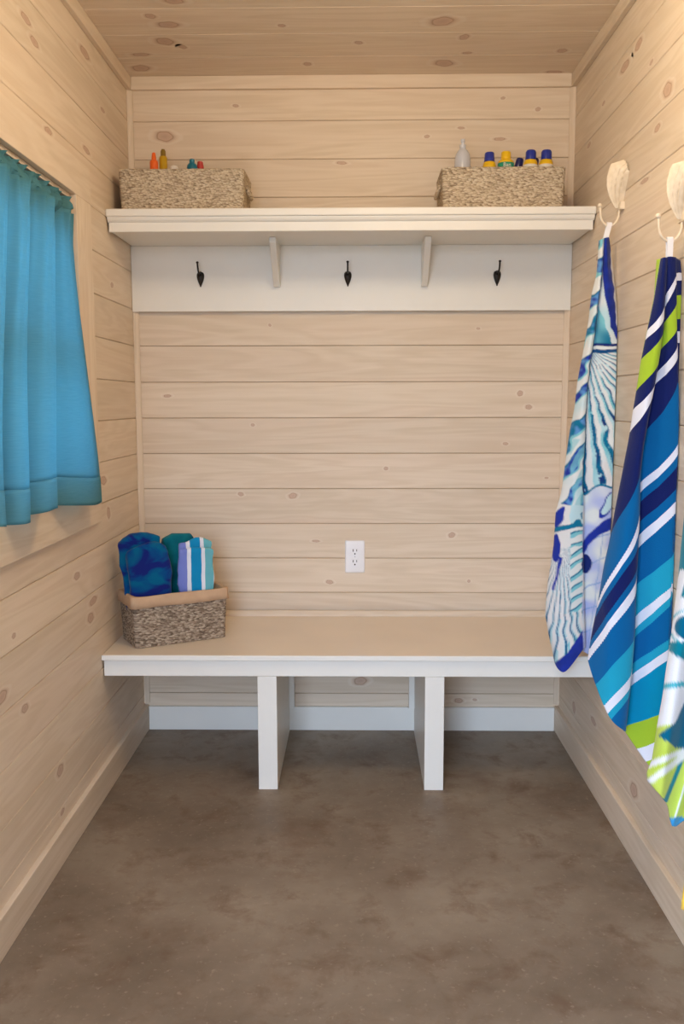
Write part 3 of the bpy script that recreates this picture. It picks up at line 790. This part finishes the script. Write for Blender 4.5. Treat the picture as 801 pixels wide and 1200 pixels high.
# --- shell print towel
def smooth_n(x, y, s, o=0): return noise.noise(Vector((x*s+o, y*s-o, o*1.7)))
def inpoly(x, y, P):
    r = False; j = len(P)-1
    for i in range(len(P)):
        if (P[i][1] > y) != (P[j][1] > y) and x < (P[j][0]-P[i][0])*(y-P[i][1])/(P[j][1]-P[i][1])+P[i][0]: r = not r
        j = i
    return r
def mixc(a, b, f): return tuple(a[i]+(b[i]-a[i])*f for i in range(4))
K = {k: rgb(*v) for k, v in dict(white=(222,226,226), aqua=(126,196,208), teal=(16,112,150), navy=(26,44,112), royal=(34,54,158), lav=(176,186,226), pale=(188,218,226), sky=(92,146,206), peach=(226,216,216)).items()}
C1 = [(283,708),(332,703),(401,694),(449,688),(496,685),(560,682),(790,682)]
def print1(x, y, k):
    x += 1.6*smooth_n(x, y, .09); y += 2.5*smooth_n(x, y, .07, 5)
    n = smooth_n(x, y, .055, 2); n2 = smooth_n(x, y, .16, 9)
    c = mixc(K['white'], K['pale'], max(0, min(1, .3+n*1.5)))
    cx = pl(C1, y)
    if x < cx-.5:
        if y < 592:
            t = (y+(x-cx)*1.3)/37.0+.5*n; f = t-math.floor(t)
            if f < .40: c = mixc(K['royal'] if int(t) % 3 != 1 else K['teal'], K['sky'], max(0, min(1, .35+n2*1.6)))
            elif f < .5: c = K['aqua']
            elif f > .94: c = K['teal']
            if y > 515 and x > 668 and (x-668)*4 > (y-520)*.2 and int((y+x*2)/13) % 2: c = mixc(c, K['aqua'], .6)
        else:
            ax, ay = 661, 628; dx, dy = x-ax, y-ay; rr = math.hypot(dx, dy); a = math.atan2(dx, max(dy, .1)) if dy > 0 else 1.57*(1 if dx > 0 else -1)
            b = a-.0018*rr*a
            t = b*17+.35*n; f = t-math.floor(t); lw = .16+.0006*rr
            c = mixc(K['white'], K['peach'], .35)
            if dy > 4 and rr > 14:
                if f < lw: c = mixc(K['teal'], K['navy'], .3+.5*n)
                elif f < lw+.22 and (dx > 4 or n > .1): c = mixc(K['aqua'], K['pale'], .4+n)
                elif f > .93: c = K['pale']
            if x > 668 and y < 716:
                t2 = (y-(x-668)*(-.7)*(1 if y > 640 else .4))/13.0; f2 = t2-math.floor(t2)
                c = K['white'] if f2 > .45 else (K['teal'] if f2 < .14 else K['aqua'])
            if math.hypot((x-656)*1.0+(y-606)*.35, (y-606)*.5) < 5.5 and x < 661: c = K['royal']
            if math.hypot((x-652)*1.0, (y-642)*.30) < 5: c = K['royal']
            if abs(x-(660-(y-640)*.22)) < 1.5 and 652 < y < 692: c = K['royal']
            if abs((y-616)-(x-668)*-.25) < 3: c = K['teal']
            if y < 612 and x > 668: c = K['teal'] if x+(y-590)*.9 > 690 and n2 > -.2 else K['pale']
        if inpoly(x, y, [(646,782),(664,766),(682,738),(684,760),(668,800),(650,800)]): c = mixc(K['royal'], K['navy'], .2+.4*n2)
        return c
    if abs(x-cx) < .8 and y < 560: return mixc(K['navy'], K['teal'], .4)
    # right-hand panel
    bl = [(281,703),(313,706),(345,708.5),(385,715),(405,724)]; brr = [(281,714),(313,714),(338,717.5),(382,721),(405,725)]
    if y < 403:
        if pl(bl, y) < x < pl(brr, y): return mixc(K['royal'], K['navy'], .35+.5*n2)
        if x >= pl(brr, y): return K['white']
        if inpoly(x, y, [(694,405),(697,368),(701,358),(714,396),(715,405)]): return mixc(K['teal'], K['aqua'], max(0, min(1, .15+.01*(400-y)+n)))
        if 318 < y < 336 and x < 705: return K['teal']
        if 290 < y < 296: return K['sky']
        return c
    if y < 406: return K['navy']
    if y < 409: return K['white']
    if y < 412.5: return mixc(K['navy'], K['teal'], .3)
    edge = 572+6*math.cos((x-683)/7.5)-max(0, x-715)*.6
    if y < edge:
        ax, ay = 683, 398; dx, dy = x-ax, y-ay; rr = math.hypot(dx, dy); a = math.atan2(dy, max(dx, .01))
        b = a+.0016*rr*(1-a/1.6); t = b*9.6+.25*n; f = t-math.floor(t); lw = .17+.0007*rr
        dark = mixc(K['teal'], K['navy'], max(0, min(1, .2+n*1.5)))
        if f < lw and n2 > -.45: return dark
        if f < lw+.26: return mixc(K['aqua'], K['pale'], max(0, min(1, .3+n)))
        if f > .92 and rr > 90: return K['teal']
        return K['white'] if y < 540 else mixc(K['white'], K['peach'], .4)
    if y < edge+2.5: return K['teal']
    yb = pl([(682,644),(692,634),(702,624),(712,614),(724,606),(740,604)][0:6], x) if False else None
    yb = 640-(x-684)*1.35+(x-684)**2*.016
    if abs(y-yb) < 7.5: return mixc(K['royal'], K['navy'], .15+.3*n2)
    if math.hypot(x-684, (y-660)*.8) < 9: return K['navy']
    if 577 < y < yb and math.hypot((x-712)+(y-590)*.5, (y-590)*.4) < 7: return K['pale'] if math.hypot((x-712)+(y-590)*.5, (y-590)*.4) < 5.2 else K['royal']
    c = mixc(K['lav'], K['white'], max(0, min(1, .35+n*1.6)))  # lavender is part print, part bluish shade painted into the cloth colour
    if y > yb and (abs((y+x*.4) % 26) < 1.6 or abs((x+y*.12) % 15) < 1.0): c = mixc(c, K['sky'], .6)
    return c
Y1 = -.600
cols1 = [
 dict(p=[(286,706),(322,701),(420,690),(560,676),(700,668),(768,672)], Y=(Y1+.020, Y1+.035)),
 dict(p=[(283,702),(322,698.7),(344,694),(376,690),(417,683),(449,677),(474,674),(503,668),(553,662),(576,658),(598,652),(638,649.5),(690,642),(720,639.5),(740,643),(772,650)], Y=(Y1+.004, Y1+.012)),
 dict(p=[(281,704),(332,701),(401,690),(449,684),(496,679),(560,672),(640,664),(720,659),(787,661)], Y=(Y1-.012, Y1-.030)),
 dict(p=[(280,706),(332,703.4),(401,693.6),(449,687.6),(496,684.6),(560,681.8),(640,681.6),(740,682.5),(760,683)], Y=(Y1-.012, Y1-.022)),
 dict(p=[(280,707),(332,704.2),(401,694.8),(449,688.8),(496,685.8),(560,682.6),(640,682),(740,683),(764,684)], Y=(Y1-.006, Y1+.016)),
 dict(p=[(279,709),(332,711),(401,711),(470,712),(560,708),(660,704),(768,698)], Y=(Y1-.016, Y1-.004)),
 dict(p=[(279,712),(313,713),(338,718),(382,722),(420,726),(465,730),(522,732),(580,733),(640,730),(700,722),(762,712)], Y=(Y1-.004, Y1+.010)),
 dict(p=[(282,713),(338,719.5),(382,722.5),(420,725),(465,727),(560,727),(640,724),(755,708)], Y=(Y1+.014, Y1+.040)),
]
pA = at(713, 266.5, 1, Y1); pB = at(707.5, 285, 1, Y1)
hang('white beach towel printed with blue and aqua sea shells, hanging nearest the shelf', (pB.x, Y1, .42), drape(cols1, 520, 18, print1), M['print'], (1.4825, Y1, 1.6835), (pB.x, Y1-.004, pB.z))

# --- striped towel
Y2 = -1.100
sL = [(303,0),(388,.98),(398,2),(422,3),(457,4),(478,5),(506,6),(622,7),(704,8),(713,9),(722,10),(750,11),(760,12),(772,13),(815,14),(853,15),(866,16),(876,17),(930,17.9)]
sA_ = [(303,0),(372,1),(388,2),(408,3),(440,4),(470,5),(486,6),(575,7),(655,8),(668,9),(680,10),(712,11),(722,12),(738,13),(778,14),(808,15),(822,16),(830,17),(850,17.9)]
sM = [(303,0),(360,1),(373,2),(393,3),(428,4),(452,5),(466,6),(545,7),(605,8),(623,9),(638,10),(667,11),(681,12),(696,13),(748,14),(792,15),(806,16),(814,17),(850,17.9)]
sR0 = [(303,0),(352,1),(366,2),(384,3),(412,4),(438,5),(452,6),(505,7),(570,8),(582,9),(592,10),(615,11),(632,12),(645,13),(687,14),(727,15),(742,16),(750,17),(783,18),(795,19),(804,20),(853,21),(884,22),(892,23),(960,23.6)]
sR1 = [(303,0),(340,1),(352,2),(368,3),(396,4),(422,5),(436,6),(470,7),(543,8),(556,9),(568,10),(590,11),(606,12),(618,13),(664,14),(703,15),(717,16),(724,17),(762,18),(772,19),(780,20),(842,21),(872,22),(884,23),(960,23.6)]
sN = [(303,0),(325,1),(333,2),(358,3),(388,4),(408,5),(422,6),(447,7),(518,8),(530,9),(541,10),(567,11),(582,12),(594,13),(641,14),(681,15),(690,16),(697,17),(740,18),(750,19),(758,20),(830,21),(862,22),(874,23),(960,23.6)]
sN2 = [(303,0),(320,1),(328,2),(346,3),(374,4),(388,5),(402,6),(440,7),(486,8),(500,9),(530,10),(552,11),(560,12),(570,13),(615,14),(655,15),(668,16),(676,17),(720,18),(732,19),(742,20),(820,21),(850,22),(862,23),(960,23.6)]
sA_ = between(sL, sM, .5); sR1 = between(sR0, sN, .45)
cols2 = [
 dict(p=[(304,770),(345,767.5),(387,761.5),(420,755),(480,745),(560,733),(660,714),(770,697)], Y=(Y2+.016, Y2+.030), s=[(303,3.5),(420,3.6),(457,4),(478,5),(506,6),(622,7),(704,8),(713,9),(722,10),(750,11),(760,12),(772,13),(800,13.8)], solo=True),
 dict(p=[(303,775),(345,768),(385,760),(420,753),(450,748),(480,743),(510,738),(550,731),(580,725),(620,718),(660,710),(700,703),(740,696),(776,690)], Y=(Y2-.004, Y2), s=sL),
 dict(p=[(302,778),(385,770),(450,759),(510,750),(580,740),(660,727),(740,716),(838,712)], Y=(Y2-.016, Y2-.052), s=sA_),
 dict(p=[(302,780),(385,776),(450,766),(490,758),(520,753),(560,749.5),(660,745),(720,742.5),(760,740.5),(800,737),(857,731)], Y=(Y2-.014, Y2-.046), s=sM),
 dict(p=[(302,781),(385,777),(450,766),(490,757.5),(520,752),(560,748.5),(660,744),(720,741.5),(760,739.5),(800,736),(855,730)], Y=(Y2-.010, Y2+.016), s=sR0),
 dict(p=[(301,784),(385,783),(450,780),(520,774),(600,770),(700,766),(800,762),(892,757)], Y=(Y2-.016, Y2-.018), s=sR1),
 dict(p=[(302,790),(340,791),(413,792),(480,793),(560,794.5),(640,794),(760,792),(925,785)], Y=(Y2-.012, Y2-.030), s=sN),
 dict(p=[(303,791),(340,792),(413,793),(480,793.6),(560,794.5),(640,794),(760,792),(925,786)], Y=(Y2-.006, Y2+.002), s=sN2),
 dict(p=[(306,796),(340,799),(413,801),(480,803),(560,806),(640,807),(760,806),(930,802)], Y=(Y2+.006, Y2-.02), s=sN2),
]
pB = at(783, 306, 1, Y2)
hang('terry beach towel with navy, white, lime and blue diagonal stripes, hanging from the second hook', (pB.x, Y2, .3), drape(cols2, 300, 14), M['stripe'], (1.4825, Y2, 1.555), (pB.x, Y2-.004, pB.z))

# --- leaf print towel
Y3 = -1.500
L3 = {k: rgb(*v) for k, v in dict(white=(232,234,240), teal=(0,124,146), aqua=(70,178,196), lime=(182,206,70), blue=(60,150,205), deep=(0,98,130)).items()}
def print3(x, y, k):
    n = smooth_n(x, y, .03, 4)
    if y < 700: 
        return L3['teal'] if y < 668 or (x+y*.3) % 24 < 14 else L3['white']
    if y < 752:
        d = math.hypot(x-806, y-735)
        return L3['deep'] if d < 15 else L3['white'] if d < 19 else L3['aqua'] if d < 21 else L3['white']
    if y < 780: return L3['teal'] if (x-778)*.2+765 > y-4*n-(x-790)*.4 else L3['white']
    if abs(y-806+(x-775)*.30-((x-775)/20)**2*2) < 3: return L3['aqua']
    if y < 856-(x-770)*.1+6*math.sin(x*.07):
        if inpoly(x, y, [(772,866),(790,846),(802,818),(840,790),(840,900),(800,880),(785,868)]): return L3['deep']
        return L3['white']
    if inpoly(x, y, [(772,862),(790,846),(802,818),(840,790),(840,872),(806,878),(790,876)]): return L3['deep']
    # lime foot with white veins and a teal stripe
    if abs((y-884)+(x-790)*.42) < 3.5 or abs((y-912)+(x-765)*.75) < 4.2: return L3['white']
    d = (x-776)-(936-y)*.42
    if 0 < d < 5.5 and y > 878: return L3['teal']
    if y > 958: return L3['blue']
    if d > 14 and abs((x-800)-(930-y)*.3) < 2: return L3['white']
    return mixc(L3['lime'], rgb(196,214,96), max(0, min(1, .4+n)))
cols3 = [
 dict(p=[(222,838),(420,822),(620,802),(700,794),(760,789),(830,781),(900,774),(930,775)], Y=(Y3+.02, Y3+.035)),
 dict(p=[(220,838),(420,818),(600,803),(660,797.5),(700,793),(760,786),(790,780.5),(820,776),(850,771),(870,768),(890,764.5),(905,758),(914,758.5)], Y=(Y3, Y3)),
 dict(p=[(218,842),(420,828),(600,815),(700,805),(800,792),(870,781),(930,772)], Y=(Y3-.02, Y3-.03)),
 dict(p=[(218,848),(420,840),(600,829),(700,822),(800,808),(870,796),(944,782)], Y=(Y3-.012, Y3-.004)),
 dict(p=[(218,852),(420,850),(600,842),(700,838),(800,826),(880,812),(968,788)], Y=(Y3-.012, Y3+.002)),
 dict(p=[(218,856),(420,862),(600,864),(700,862),(800,850),(880,832),(962,806)], Y=(Y3-.024, Y3-.03)),
 dict(p=[(222,862),(420,876),(600,882),(700,884),(800,880),(880,872),(964,858)], Y=(Y3-.004, Y3)),
]
pB = at(846, 222, 1, Y3)
hang('white towel with teal leaf shapes and a lime foot, hanging before the striped towel', (pB.x, Y3, .35), drape(cols3, 260, 14, print3), M['print'], (1.4825, Y3, 1.555), (1.478, Y3-.004, 1.537))

# --- white towel
Y4 = -1.900
def print4(x, y, k):
    if y > 1000+8*math.sin(x*.2): return rgb(236,196,70)
    return rgb(226,230,244)
def wp(x, z, y=Y4):                               # room point -> photo position, to reuse drape()
    d = Vector((x, y, z))-Vector(CAM); zz = d.dot(fw)
    return (600-FPX*d.dot(u2)/zz, 400.5+FPX*d.dot(r2)/zz)
cols4 = []
for i, (xt, xb, dy) in enumerate(((1.458, 1.272, .01), (1.466, 1.325, -.035), (1.472, 1.36, .012), (1.480, 1.41, -.03), (1.488, 1.46, .01), (1.492, 1.500, -.01))):
    zb = .43-.02*math.sin(i*2.0)
    cols4.append(dict(p=[wp(xt, 1.537), wp(xt*.6+xb*.4, 1.25), wp(xt*.25+xb*.75, .85), wp(xb, zb)], Y=(Y4+dy*.3, Y4+dy)))
hang('plain white towel with a yellow hem at the far right edge, hanging nearest the door', (1.45, Y4, .43), drape(cols4, 120, 10, print4), M['print'], (1.4825, Y4, 1.555), (1.475, Y4-.004, 1.535))

# ------------------------------------------------------------------ light
wld = bpy.data.worlds.new('daylight'); bpy.context.scene.world = wld; wld.use_nodes = True
nt = wld.node_tree; bg = nt.nodes['Background']
tc = nt.nodes.new('ShaderNodeTexCoord'); sp = nt.nodes.new('ShaderNodeSeparateXYZ'); nt.links.new(tc.outputs['Generated'], sp.inputs[0])
rp = nt.nodes.new('ShaderNodeValToRGB'); mp = nt.nodes.new('ShaderNodeMath'); mp.operation = 'MULTIPLY_ADD'; mp.inputs[1].default_value = .5; mp.inputs[2].default_value = .5
nt.links.new(sp.outputs[2], mp.inputs[0]); nt.links.new(mp.outputs[0], rp.inputs[0])
e = rp.color_ramp.elements; e[0].position = .44; e[0].color = (.30,.31,.32,1); e[1].position = .56; e[1].color = (.72,.90,1.16,1)
nt.links.new(rp.outputs[0], bg.inputs[0]); 
dt = nt.nodes.new('ShaderNodeVectorMath'); dt.operation = 'DOT_PRODUCT'; nt.links.new(tc.outputs['Generated'], dt.inputs[0]); dt.inputs[1].default_value = (-.80, -.58, .15)
mx = nt.nodes.new('ShaderNodeMath'); mx.operation = 'MAXIMUM'; nt.links.new(dt.outputs['Value'], mx.inputs[0]); mx.inputs[1].default_value = 0
st = nt.nodes.new('ShaderNodeMath'); st.operation = 'MULTIPLY_ADD'; nt.links.new(mx.outputs[0], st.inputs[0]); st.inputs[1].default_value = 20.5; st.inputs[2].default_value = .5
nt.links.new(st.outputs[0], bg.inputs[1])   # the sky is brighter on the sunny side
def area(name, loc, rot, sx, sy, energy=0, col=(1,1,1), portal=False):
    l = bpy.data.lights.new(name, 'AREA'); l.shape = 'RECTANGLE'; l.size = sx; l.size_y = sy; l.energy = energy; l.color = col
    if portal: l.cycles.is_portal = True
    o = bpy.data.objects.new(name, l); C.objects.link(o); o.location = loc; o.rotation_euler = rot; return o
area('doorway_portal', ((DX0+DX1)/2, YF-.02, DZ1/2), (math.pi/2, 0, 0), DX1-DX0, DZ1, portal=True)
area('window_portal', (-.13, -1.146, 1.353), (0, -math.pi/2, 0), .80, .94, portal=True)
lp = bpy.data.lights.new('ceiling_lamp', 'POINT'); lp.energy = 18; lp.color = (1, .84, .60); lp.shadow_soft_size = .11
lo = bpy.data.objects.new('ceiling_lamp', lp); C.objects.link(lo); lo.location = (.92, -1.38, 2.16)

sc = bpy.context.scene
sc.view_settings.view_transform = 'Standard'; sc.view_settings.look = 'None'; sc.view_settings.gamma = 1; sc.view_settings.use_curve_mapping = False
sc.view_settings.exposure = 0.0
try:
    sc.cycles.use_denoising = True; sc.cycles.max_bounces = 10; sc.cycles.diffuse_bounces = 6; sc.cycles.transparent_max_bounces = 8; sc.cycles.caustics_refractive = False; sc.cycles.caustics_reflective = False
except Exception: pass
